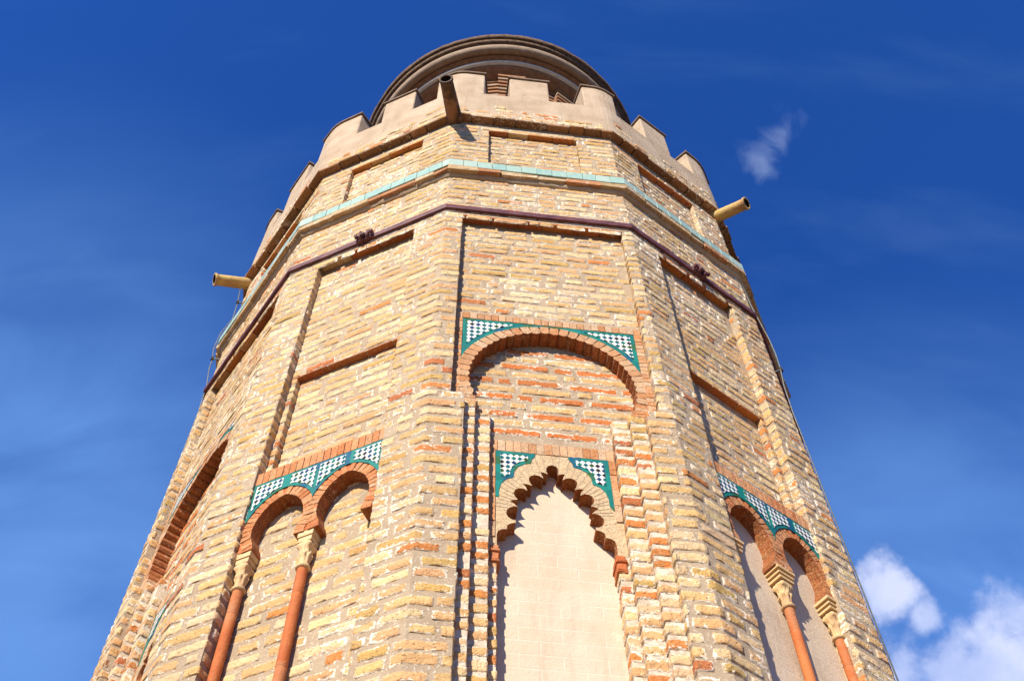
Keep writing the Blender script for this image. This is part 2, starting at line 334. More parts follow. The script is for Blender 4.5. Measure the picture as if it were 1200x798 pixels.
# ------------------------------------------------------------------ brick coursing
PITCH = .0332
PV = np.array([-1.35, -1.1, -.96, -.7, 0, .7, .96, 1.1, 1.35]); PO = np.array([-.25, .2, .82, 1, 1, 1, .82, .2, -.25]); PR = np.array([1.6, 1.3, .7, .3, 0, .3, .7, 1.3, 1.6])
PVl = np.array([-1, -.8, .8, 1.]); POl = np.array([-.5, .9, .9, -.5]); PRl = np.array([1, .5, .5, 1.])
def lay_run(mb, pts, z, hi=True, red=.1, pink=.17, minl=.05, maxl=.105, proud=.0017, gap=(.006, .018), hh=None, fill=1., colfn=None):
    """pts: plan polyline (x,y) in R units (outward on the right hand side); lays one course of worn bricks along it"""
    P = np.array(pts); seg = np.diff(P, axis=0); ln = np.hypot(seg[:, 0], seg[:, 1]); cum = np.r_[0, np.cumsum(ln)]; T = cum[-1]
    nr = np.stack([seg[:, 1], -seg[:, 0]], 1)/ln[:, None]
    vn = np.zeros_like(P); vn[0] = nr[0]; vn[-1] = nr[-1]
    for i in range(1, len(P)-1): vn[i] = (nr[i-1]+nr[i])/(1+max(.2, nr[i-1]@nr[i]))
    s = -random.uniform(0, .05) if minl < .15 else 0.; step = .008 if hi else .03
    pv, po, pr = (PV, PO, PR) if hi else (PVl, POl, PRl)
    while s < T:
        bl = random.uniform(minl, maxl) if (random.random() < .8 or minl > .15) else random.uniform(.025, .05)
        s0, s1 = max(s, .001), min(s+bl, T-.001)
        g = random.uniform(*gap); s += bl + g
        if s1 - s0 < .012 or random.random() > fill: continue
        ss = [s0-.003*(s0 > .004), s0+.0002, s0+.0016, s0+.005] if hi else [s0, s0+.003]
        ss += list(np.arange(s0+.005+step, s1-.007, step)); ss += [s1-.005, s1-.0016, s1-.0002, s1+.003*(s1 < T-.004)] if hi else [s1-.003, s1]
        eo = {0: -.5, 1: .6} if hi else {0: -.5}
        ends = np.ones(len(ss)); rimu = np.zeros(len(ss))
        if hi: ends[[0, -1]] = -.25; ends[[1, -2]] = .2; ends[[2, -3]] = .82; rimu[[0, -1]] = 1.6; rimu[[1, -2]] = 1.3; rimu[[2, -3]] = .7; rimu[[3, -4]] = .3
        else: ends[[0, -1]] = -.5; rimu[[0, -1]] = 1
        inner = [c for c in cum[1:-1] if s0+.003 < c < s1-.003]
        if inner:
            dat = [(a, e, r_, 0) for a, e, r_ in zip(ss, ends, rimu) if all(abs(a-c) > .002 or e < 1 for c in inner)] + [(c, 1, 0, 1) for c in inner]
            if hi: dat += [(c+q, 1, 0, 0) for c in inner for q in (-.0022, .0022)]
            dat.sort(); ss = [d[0] for d in dat]; ends = np.array([d[1] for d in dat]); rimu = np.array([d[2] for d in dat])
        ss = np.array(ss); n = len(ss); mrow = len(pv)
        x = np.interp(ss, cum, P[:, 0]); y = np.interp(ss, cum, P[:, 1])
        idx = np.clip(np.searchsorted(cum, ss, side='right')-1, 0, len(ln)-1)
        nx, ny = nr[idx, 0].copy(), nr[idx, 1].copy()
        for ci, c in enumerate(cum[1:-1]):
            q = np.abs(ss-c) < 1e-6; nx[q] = vn[ci+1, 0]*.85; ny[q] = vn[ci+1, 1]*.85
        h = (hh or PITCH*random.uniform(.255, .325))
        pr0 = proud*random.uniform(.35, 1.75)
        tilt = random.uniform(-.008, .008)
        ang_ = np.arctan2(np.interp(ss, cum, P[:, 1]), np.interp(ss, cum, P[:, 0]))
        zc = z + random.uniform(-.0012, .0012) + tilt*(ss-(s0+s1)/2) + .0013*np.sin(5*ang_+z*311.7) + .0007*np.sin(17*ang_+z*97.3)
        A = .0017 if hi else .001
        wob = rng.normal(0, 1, (n, mrow)); wob = (wob + np.roll(wob, 1, 0))*.5
        hz = h*np.ones(n)
        V = zc[:, None] + pv[None, :]*hz[:, None]*np.ones((n, 1)) + wob*A*(np.abs(pv) > .5)[None, :]*.65
        O = np.minimum(po[None, :], ends[:, None])*pr0 + rng.normal(0, 1, (n, mrow))*(.00042 if hi else .0003)
        X = x[:, None] + nx[:, None]*O; Y = y[:, None] + ny[:, None]*O
        vs = np.stack([X*S, Y*S, V*S+ZG], -1).reshape(-1, 3)
        a = np.arange((n-1)*mrow).reshape(n-1, mrow)[:, :-1].ravel()
        fs = np.stack([a, a+mrow, a+mrow+1, a+1], 1)
        col = (colfn() if colfn else bcol(red, pink))
        R_ = np.maximum(pr[None, :], rimu[:, None])
        cc = np.concatenate([np.broadcast_to(col, (n*mrow, 3)), R_.reshape(-1, 1)], 1)
        mb.add(vs.tolist(), fs.tolist(), 'brick', cc.tolist(), True)
def pl(k, u, d=0.):
    a, t, n, W = FACE[k]; p = a + t*u - n*d; return (p[0], p[1])

def big(k): return k % 2 == 0
def left_runs(k, z):
    """plan pieces of face k from its left arris: list of (u,d) runs; first starts at the arris"""
    if z > 3.735: return []
    if z > 3.69: return 'full'
    if z > 3.33: return [[(0, 0), (.118, 0), (.118, .018)]]
    if z > 2.975: return 'full'
    if big(k):
        if z > 2.055: return [[(0, 0), (.047, 0), (.047, .022)]]
        r = [[(0, 0), (.078, 0), (.078, .020)], [(.078, .020), (.103, .020), (.103, .039)], [(.103, .039), (.138, .039), (.138, .058)]]
        if z < 1.645: r.append([(.138, .058), (.1555, .058), (.1555, .09)])
        return r
    if z > 2.39: return [[(0, 0), (.1, 0), (.1, .025)]]
    if z > 1.99: return [[(0, 0), (.1, 0), (.1, .025)], [(.1, .025), (.115, .025), (.115, .043)]]
    if z > 1.94: return [[(0, 0), (.096, 0)]]
    return [[(0, 0), (.1, 0), (.1, .043)]]
RSH = {'a': .028, }
def right_runs(k, z):
    W = FACE[k][3]; L_ = left_runs(k, z)
    if L_ == 'full' or not L_: return L_
    if big(k) and k == 0:
        if 2.055 < z < 2.975: L_ = [[(0, 0), (.028, 0), (.028, .022)]]
        elif z <= 2.055:
            L_ = [[(0, 0), (.060, 0), (.060, .020)], [(.060, .020), (.0935, .020), (.0935, .039)], [(.0935, .039), (.1305, .039), (.1305, .058)]]
            if z < 1.645: L_.append([(.1305, .058), (.1525, .058), (.1525, .09)])
    return [[(W-u, d) for u, d in r][::-1] for r in L_]
wall = MB()
courses = [(-.66 + PITCH*(i+.5)) for i in range(int((3.73+.66)/PITCH))]
for z in courses:
    for i in range(-5, 7):                       # around each arris i: right end of face i-1 + left end of face i
        kp, k = wrap(i-1), i
        hi = (-3 <= i <= 3) and z > .95
        if not hi and z < .3 and not (-3 <= i <= 3): pass
        lr, rr = left_runs(k, z), right_runs(kp, z); Wp = FACE[kp][3]; W = FACE[k][3]
        upper = z > 2.975
        redp = {-1: .035, -2: .035, 2: .09}.get(i, .055)
        def go(pts, **kw): lay_run(wall, pts, z + .0, hi, **{**dict(red=redp), **kw})
        if lr == 'full':
            go([pl(kp, Wp*.5+.004*0), pl(kp, Wp), pl(k, W*.5)])
            continue
        if not lr: continue
        arr = [pl(kp, u, d) for u, d in rr[0]][:-1] + [pl(k, u, d) for u, d in lr[0]]
        go(arr)
        for r in rr[1:]: go([pl(kp, u, d) for u, d in r], minl=.2, maxl=.3, red=.22, pink=.3, fill=.98)
        for r in lr[1:]: go([pl(k, u, d) for u, d in r], minl=.2, maxl=.3, red=.22, pink=.3, fill=.98)
        # field of face k
        ul = lr[-1][-1][0]; ur = right_runs(k, z)[-1][0][0]; dd = lr[-1][-1][1]
        if big(k):
            if z > 3.33 or 2.455 < z < 2.975: go([pl(k, ul, dd), pl(k, ur, dd)])
            elif 2.055 < z <= 2.455 or 1.98 < z <= 2.055:
                if z < 2.37:
                    a0, a1 = (.075, .49) if z > 2.055 else (ul, ur)
                    odd = int(round(z/PITCH)) % 2
                    cf = (lambda: np.array((.52, .125, .018))*random.uniform(.85, 1.12)) if odd else (lambda: np.array(TAN)*random.uniform(.9, 1.15))
                    go([pl(k, a0, .058), pl(k, a1, .058)], minl=.10, maxl=.125, gap=(.010, .016), hh=.0098, colfn=cf)
        else:
            if z > 1.99: go([pl(k, ul, dd), pl(k, ur, dd)])
            elif z < 1.94 and k != 1: go([pl(k, ul, dd), pl(k, ur, dd)], gap=(.008, .03))
# masonry behind the bricks
ZB, BK = -.68, .12
prism(wall, -.09, ZB, 2.99, 'mortar')
prism(wall, 0, 2.985, 3.335, 'mortar'); prism(wall, -.018, 3.33, 3.70, 'mortar'); prism(wall, 0, 3.695, 3.80, 'mortar')
for k in range(-5, 7):
    W = FACE[k][3]; E_ = .001
    def P_(u0, u1, z0, z1, d, mat='mortar', d1=BK): plate(wall, k, rect(u0, u1, z0, z1), d, d1, mat)
    for u0, u1 in ((0, .118), (W-.118, W)): P_(u0, u1, 3.33, 3.70, 0, d1=.04)
    rr = lambda z: [W-r[0][0] for r in right_runs(k, z)][::1]
    if big(k):
        ra = W-right_runs(k, 2.5)[0][0][0]; P_(0, .047, 2.055, 2.99, 0); P_(W-ra, W, 2.055, 2.99, 0)
        R_ = right_runs(k, 1.0); e0, e1, e2, e3 = [r[0][0] for r in R_]
        P_(.047-.002, W-ra+.002, 2.448, 2.987, .022)
        P_(0, .078, ZB, 2.057, 0); P_(e0, W, ZB, 2.057, 0)
        P_(.078-E_, .103, ZB, 2.053, .020, 'pale_mortar'); P_(e1, e0+E_, ZB, 2.053, .020, 'pale_mortar')
        P_(.103-E_, .138, ZB, 2.049, .039, 'pale_mortar'); P_(e2, e1+E_, ZB, 2.049, .039, 'pale_mortar')
        P_(.05, W-.05, 1.930, 2.46, .058)
        P_(.138-E_, .1555, ZB, 1.645, .058, 'pale_mortar'); P_(e3, e2+E_, ZB, 1.645, .058, 'pale_mortar')
        P_(.15, e3+.01, ZB, 1.94, .0885, 'plaster', .1)
        for zc in (2.979,):   # flat red bricks of the lintel
            u = .047
            while u < W-ra:
                l = random.uniform(.07, .12); u1 = min(u+l, W-ra)
                box_uvd(wall, k, u+.001, u1-.002, zc-.0005, zc+.0065, -.0018, .024, 'fine_brick', (*(bcol(.8, .1)), .1)); u += l
    else:
        P_(0, .1, 1.93, 2.99, 0); P_(W-.1, W, 1.93, 2.99, 0)
        P_(0, .1, ZB, 1.932, 0); P_(W-.1, W, ZB, 1.932, 0)
        P_(.09, W-.09, 2.392, 2.987, .025); P_(.09, .115, 1.98, 2.395, .025); P_(W-.115, W-.09, 1.98, 2.395, .025)
        P_(.09, W-.09, 1.935, 2.40, .043)
        P_(.09, W-.09, ZB, 1.937, .043, 'grey_plaster' if k == 1 else 'mortar')
        for zc, dA, dB, ua in ((2.979, -.0018, .027, .1), (2.3895, .0232, .050, .1)):
            u = ua
            while u < W-ua:
                l = random.uniform(.07, .12); u1 = min(u+l, W-ua)
                box_uvd(wall, k, u+.001, u1-.002, zc+.0015, zc+.0060, dA, dB, 'fine_brick', (*(bcol(.8, .1)), .1)); u += l
    u = .118
    while u < W-.118:      # lintel of the upper panel
        l = random.uniform(.06, .11); u1 = min(u+l, W-.118)
        box_uvd(wall, k, u+.001, u1-.002, 3.6885, 3.698, -.0015, .02, 'fine_brick', (*(bcol(.6, .2)), .1)); u += l

# ------------------------------------------------------------------ the tower object
def tag(o, label=None, cat=None, group=None, kind=None):
    if label: o['label'] = label
    if cat: o['category'] = cat
    if group: o['group'] = group
    if kind: o['kind'] = kind
    return o
tower = bpy.data.objects.new('brick_tower', None); C.objects.link(tower); tower.empty_display_size = .5
tag(tower, 'tall twelve sided tan brick tower with tiled blind arches, battlements and round turret on top', 'tower')
wall.build('wall', tower)

# ------------------------------------------------------------------ arches
def voussoir(mb, k, p, tdir, ndir, wd, thick, d0, d1, col, inner_round=.0048, mat='fine_brick'):
    """p on the intrados; tdir along the curve, ndir away from the opening"""
    h = wd/2*.955; q = []
    for s in (-1, -.72, 0, .72, 1): q.append((p[0]+tdir[0]*s*h - ndir[0]*inner_round*(1-s*s), p[1]+tdir[1]*s*h - ndir[1]*inner_round*(1-s*s)))
    for s in (1, -1): q.append((p[0]+tdir[0]*s*h*1.0+ndir[0]*thick, p[1]+tdir[1]*s*h+ndir[1]*thick))
    jd = random.uniform(-.0007, .0007)
    g = random.uniform(.7, 1.15); plate(mb, k, q, d0+jd, d1, mat, col, scol=(.28*g, .068*g, .015*g, .1))  # side faces: redder inner brick, darkened further to paint in soffit shade
def resample(curve, step):
    c = np.array(curve); s = np.r_[0, np.cumsum(np.hypot(*np.diff(c, axis=0).T))]; n = max(1, int(round(s[-1]/step)))
    t = (np.arange(n)+.5)/n*s[-1]; x = np.interp(t, s, c[:, 0]); y = np.interp(t, s, c[:, 1])
    e = step*.5; x0 = np.interp(t-e, s, c[:, 0]); y0 = np.interp(t-e, s, c[:, 1]); x1 = np.interp(t+e, s, c[:, 0]); y1 = np.interp(t+e, s, c[:, 1])
    tx, ty = x1-x0, y1-y0; l = np.hypot(tx, ty); return x, y, tx/l, ty/l, s[-1]/n
def orange(): 
    c = [(.50, .24, .11), (.56, .33, .18), (.48, .19, .07), (.54, .36, .22)][random.choice([0, 0, 1, 1, 2, 3])]
    g = random.uniform(.88, 1.1); return (c[0]*g, c[1]*g, c[2]*g, .15)
def strip_bricks(mb, k, u0, u1, z0, z1, d0, d1, vertical=False, step=.018, mat='fine_brick', colf=orange):
    a, b = (z0, z1) if vertical else (u0, u1); n = max(1, round(abs(b-a)/step))
    for i in range(n):
        s0 = a+(b-a)*i/n+.0006; s1 = a+(b-a)*(i+1)/n-.0006; jd = random.uniform(-.0006, .0006)
        if vertical: box_uvd(mb, k, u0, u1, s0, s1, d0+jd, d1, mat, colf(), .0006, .0003)
        else: box_uvd(mb, k, s0, s1, z0, z1, d0+jd, d1, mat, colf(), .0006, .0003)
def offset_curve(curve, off):
    c = np.array(curve); t = np.gradient(c, axis=0); t /= np.hypot(t[:, 0], t[:, 1])[:, None]
    return c + np.stack([-t[:, 1], t[:, 0]], 1)*off        # left of travel
def spandrel(k, curve, ux, zt, side, d, parent, bw=.0105, cw=.010, us=1., name='tile_spandrel', ulim=None, bw2=None):
    """curve: extrados points, apex-to-side; ux: outer vertical edge, zt: top edge. green border plate with chequered field"""
    cur = [tuple(c) for c in curve]
    mb = MB()
    pts = [(u, z) for u, z in cur if z < zt+1e-6 and (u > ux if side < 0 else u < ux)]
    poly = [(ux, zt)] + [(pts[0][0], zt)] + pts + [(ux, pts[-1][1])]
    plate(mb, k, poly, d, d+.02, 'glaze')
    off = offset_curve(cur, cw if side < 0 else -cw) if True else cur
    # choose the sign that moves away from the opening (up / outwards)
    mid = len(cur)//2
    if off[mid][1] < cur[mid][1]: off = offset_curve(cur, -cw if side < 0 else cw)
    ua = ux - side*bw; za = zt-bw
    inn = [(u, z) for u, z in off if z < za-.0005 and ((u > ua+.0005) if side < 0 else (u < ua-.0005)) and (ulim is None or (u*side > ulim*side))]
    if len(inn) > 2:
        top_u = inn[0][0] if ulim is None else ulim
        poly = [(ua, za), (top_u, za)] + inn + [(ua, inn[-1][1])]
        n0 = len(mb.v); plate(mb, k, poly, d-.0012, d+.01, 'checker', side='glaze')
        mb.uv[n0:] = [(a/us, b/us) for a, b in mb.uv[n0:]]
    return mb.build(name, parent)

# big round arch of the front faces (survey of the front face; centre measured from the left arris)
def big_arch(k):
    W = FACE[k][3]; c = .281 if k == 0 else W/2+.002; a, bq, zs = .1975, .224, 2.165
    arch = MB()
    right = lambda lim: [(c+a*cos(t), zs+bq*sin(t)) for t in np.linspace(0, pi, 61)]
    low = [(c+a*.93, 2.095), (c+a*.985, 2.13)]
    cur = low + right(0) + [(2*c-u, z) for u, z in low[::-1]]
    x, y, tx, ty, st = resample(cur, .0225)
    for i in range(len(x)):
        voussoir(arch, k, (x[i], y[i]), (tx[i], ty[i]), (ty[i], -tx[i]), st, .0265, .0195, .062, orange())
    # feet of the arch
    for s in (-1, 1):
        for q in range(3):
            z0 = 2.058+q*.0125; uu = sorted((c+s*(a*.93-.012+q*.006), c+s*(a+.026)))
            box_uvd(arch, k, uu[0], uu[1], z0, z0+.0118, .018, .062, 'fine_brick', orange(), .001, .0006)
    # backing plate with arch hole, mortar colour
    hole = [(u, z) for u, z in [(c+a*.93+.003, 2.057)]+[(c+(a+.004)*cos(t), zs+(bq+.004)*sin(t)) for t in np.linspace(0, pi, 41)]+[(c-a*.93-.003, 2.057)]]
    ul, ur = .046, W-(.027 if k == 0 else .046)
    plate(arch, k, [(ul, 2.057)] + hole[::-1] + [(ur, 2.057), (ur, 2.45), (ul, 2.45)], .024, .06, 'mortar', side='fine_brick', col=(.5, .24, .11, .2))
    # brick frame round the tiles
    strip_bricks(arch, k, .048, W-(.029 if k == 0 else .043), 2.424, 2.452, .0195, .03)
    strip_bricks(arch, k, .048, .0665, 2.06, 2.423, .0190, .03, True, .0165)
    e = W-.029 if k == 0 else W-.048
    strip_bricks(arch, k, e-.0185, e, 2.06, 2.423, .0190, .03, True, .0165)
    ao = arch.build('round_arch', tower)
    ext = [(c+(a+.0265)*cos(t), zs+(bq+.0265)*sin(t)) for t in np.linspace(pi/2, pi, 60)]
    spandrel(k, ext, .0675, 2.4225, -1, .0205, ao, cw=.0135, us=1.17)
    spandrel(k, [(2*c-u, z) for u, z in ext], e-.0195, 2.4225, 1, .0205, ao, cw=.0135, us=1.17)

LOBES = [(.274, 1.9045), (.2655, 1.9005), (.2615, 1.891), (.2612, 1.881), (.2640, 1.872), (.2550, 1.8765), (.2480, 1.8770), (.2520, 1.866), (.2545, 1.8560),
         (.2460, 1.8640), (.2370, 1.8655), (.2290, 1.8620), (.2240, 1.8540), (.2240, 1.8450), (.2270, 1.8360), (.2305, 1.8285), (.2200, 1.8325), (.2110, 1.8320), (.2170, 1.8220), (.2200, 1.8115),
         (.2110, 1.8170), (.2020, 1.8170), (.1950, 1.8110), (.1915, 1.8010), (.1935, 1.7900), (.2000, 1.7805), (.1920, 1.7780), (.1840, 1.7740), (.1920, 1.7660), (.1995, 1.7560),
         (.1910, 1.7570), (.1830, 1.7530), (.1770, 1.7440), (.1760, 1.7330), (.1800, 1.7230), (.1880, 1.7160), (.1950, 1.7150), (.1950, 1.7075),
         (.1850, 1.7050), (.1780, 1.6980), (.1770, 1.6870), (.1670, 1.6850), (.1600, 1.6790), (.1575, 1.6700), (.1575, 1.6370)]
EXTR = [(.2745, 1.9375), (.2500, 1.9372), (.2390, 1.9290), (.2310, 1.9160), (.2290, 1.9030), (.2160, 1.8990), (.2030, 1.8890), (.1940, 1.8720), (.1910, 1.8500), (.1770, 1.8430), (.1660, 1.8260), (.1615, 1.8050), (.1613, 1.7830), (.1540, 1.7700)]
def small_arch(k):
    W = FACE[k][3]; c0 = .2745; c = .2735 if k == 0 else W/2
    sh = c-c0; Lp = [(u+sh, z) for u, z in LOBES]; Rp = [(2*c-u, z) for u, z in Lp][::-1]
    ml = MB(); ul = .139; ur = W-(.1315 if k == 0 else .139)
    hole = Rp[:-1] + Lp                           # right foot up over to left foot
    plate(ml, k, [(ul, 1.637)] + hole[::-1] + [(ur, 1.637), (ur, 1.936), (ul, 1.936)], .0575, .092, 'fine_brick', (.56, .41, .24, .1), side='fine_brick', scol=(.27, .075, .02, .1))  # lobe soffits take a redder brick colour with shade painted into it
    # radial joints between the voussoirs: thin recessed-looking lime lines as slim slabs
    ctr = (c, 1.742)
    for i in range(-15, 16):
        ang = pi/2 + i*.098 + random.uniform(-.01, .01)
        for seg in range(1):
            dx, dz = cos(ang), sin(ang)
            # start just outside the lobe line, end at the extrados
            def inside(u, z, poly):
                r = False; j = len(poly)-1
                for q in range(len(poly)):
                    (x1, y1), (x2, y2) = poly[q], poly[j]
                    if (y1 > z) != (y2 > z) and u < (x2-x1)*(z-y1)/(y2-y1)+x1: r = not r
                    j = q
                return r
            exl = [(u+sh, z) for u, z in EXTR]; exo = [(2*c-u, z) for u, z in exl][::-1] + exl + [(.154+sh, 1.60), (2*c-.154-sh, 1.60)]
            ho = hole + [(c-.12, 1.55), (c+.12, 1.55)]
            rs = [r for r in np.arange(.03, .26, .002) if inside(ctr[0]+dx*r, ctr[1]+dz*r, exo) and not inside(ctr[0]+dx*r, ctr[1]+dz*r, ho)]
            if len(rs) < 4: continue
            r0, r1 = rs[0]+.001, rs[-1]; nx, nz = -dz*.00065, dx*.00065
            p0 = (ctr[0]+dx*r0, ctr[1]+dz*r0); p1 = (ctr[0]+dx*r1, ctr[1]+dz*r1)
            plate(ml, k, [(p0[0]-nx, p0[1]-nz), (p1[0]-nx, p1[1]-nz), (p1[0]+nx, p1[1]+nz), (p0[0]+nx, p0[1]+nz)], .0569, .06, 'mortar')
    strip_bricks(ml, k, ul+.002, ur-.001, 1.9375, 1.975, .0560, .07, step=.0165)
    strip_bricks(ml, k, ul+.001, c-.1205, 1.66, 1.936, .0545, .07, True, .05)
    strip_bricks(ml, k, c+.1225, ur-.001, 1.735, 1.936, .0545, .07, True, .05)
    ao = ml.build('lobed_arch', tower)
    ex = [(u+sh, z) for u, z in EXTR[1:]]
    spandrel(k, ex, c-.1200, 1.9366, -1, .0563, ao, cw=.0085)
    spandrel(k, [(2*c-u, z) for u, z in ex], c+.1220, 1.9366, 1, .0563, ao, cw=.0085)
    # little terracotta capitals at the feet
    for s in (-1, 1):
        cb = MB()
        for (z0, z1, e, dq) in ((1.622, 1.6365, .0030, .0545), (1.614, 1.622, .0055, .050), (1.594, 1.614, .0035, .0535), (1.588, 1.594, .0050, .052)):
            uu = sorted((c+s*(.1160-e), c+s*(.1200+e*.3+.010))); box_uvd(cb, k, uu[0], uu[1], z0, z1, dq, .092, 'terracotta', (.5, .2, .08, 0), .002, .001)
        cb.build('small_capital', tower)

# twin pointed horseshoe arches
TW = .060
def twin_side(c, s):
    """intrados of one arch, foot to foot, left to right over the apex"""
    L_ = [(-.047, 1.728), (-.0485, 1.742), (-.055, 1.757), (-.0595, 1.775), (-.0595, 1.795), (-.055, 1.817), (-.046, 1.838), (-.032, 1.857), (-.016, 1.869), (-.004, 1.8745)]
    return [(c+u, z) for u, z in L_] + [(c-u, z) for u, z in L_[::-1]]
def smooth(curve, n=80):
    c = np.array(curve); s = np.r_[0, np.cumsum(np.hypot(*np.diff(c, axis=0).T))]; t = np.linspace(0, s[-1], n)
    return [(a, b) for a, b in zip(np.interp(t, s, c[:, 0]), np.interp(t, s, c[:, 1]))]
def twin_arch(k):
    W = FACE[k][3]; c = W/2 + (.004 if k == 1 else 0); cl, cr = c-.0745, c+.0765; hw = .1575
    tb = MB(); A1, A2 = twin_side(cl, -1), twin_side(cr, 1)
    ul, ur = c-hw, c+hw
    poly = [(ul, 1.728)] + A1 + A2 + [(ur, 1.728), (ur, 1.944), (ul, 1.944)]
    plate(tb, k, poly, .0105, .05, 'terracotta', side='fine_brick', col=(.50, .22, .09, .1), scol=(.32, .085, .02, .1))  # soffit sides: deeper red brick, shade included in the colour
    for A in (A1, A2):
        x, y, tx, ty, st = resample(A, .0125)
        for i in range(len(x)):
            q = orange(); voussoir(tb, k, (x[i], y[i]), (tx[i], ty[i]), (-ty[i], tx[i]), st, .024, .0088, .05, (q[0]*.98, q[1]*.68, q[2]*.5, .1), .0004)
    strip_bricks(tb, k, ul-.002, ur+.001, 1.9445, 1.985, .0070, .05, step=.017, colf=lambda: (lambda q: (q[0], q[1]*.72, q[2]*.55, .1))(orange()))
    to = tb.build('twin_arch', tower)
    # tile frieze: green sheet over both arches with four chequered fields
    def ext(cc, off=.0245):
        e = offset_curve(smooth(twin_side(cc, 0)), off); return [(u, z) for u, z in e if z > 1.79]
    E1, E2 = ext(cl), ext(cr); zt = 1.9438
    mid = (cl+cr)/2
    F1 = [p for p in E1 if p[0] < mid]; F2 = [p for p in E2 if p[0] > mid]
    fr = MB()
    F1 = [p for p in F1 if p[0] > ul]; F2 = [p for p in F2 if p[0] < ur]
    plate(fr, k, [(ul, zt), (ul, F1[0][1])] + F1 + [(mid, 1.822)] + F2 + [(ur, F2[-1][1]), (ur, zt)], .0072, .03, 'glaze')
    for cc, edge0, edge1 in ((cl, ul, mid), (cr, mid, ur)):
        off = ext(cc, .0245+.0085)
        for sgn, ue in ((-1, edge0), (1, edge1)):
            ua = ue - sgn*(.0075 if ue != mid else .0045); ub = cc + sgn*.010; za = zt-.009
            inn = [(u, z) for u, z in off if z < za-.001 and ((ua < u < ub) if sgn < 0 else (ub < u < ua))]
            if len(inn) < 2: continue
            if sgn > 0: pl_ = [(ub, za), (ub, inn[0][1])] + inn + [(ua, inn[-1][1]), (ua, za)]
            else: pl_ = [(ua, za), (ua, inn[0][1])] + inn + [(ub, inn[-1][1]), (ub, za)]
            plate(fr, k, pl_, .0060, .02, 'checker', side='glaze')
    fr.build('tile_frieze', to)
    cols = [c-.1415, c+.001, c+.1435] if k != -1 else [c-.1415, c+.001]
    for uc in cols: column(k, uc, W)
def lathe(mb, cx, cy, prof, mat, n=28, a0=0., wob=0., flutes=None, smooth=True, cap=True):
    vs = []; 
    for (r, z) in prof:
        for i in range(n):
            a = 2*pi*i/n+a0; rr = r
            if flutes: rr = r*(1+flutes(a, z))
            rr += random.uniform(-wob, wob); vs.append((cx+rr*cos(a), cy+rr*sin(a), z))
    fs = [(j*n+i, j*n+(i+1) % n, (j+1)*n+(i+1) % n, (j+1)*n+i) for j in range(len(prof)-1) for i in range(n)]
    if cap: fs += [tuple(range(n-1, -1, -1)), tuple((len(prof)-1)*n+i for i in range(n))]
    mb.add(vs, fs, mat, smooth=smooth)
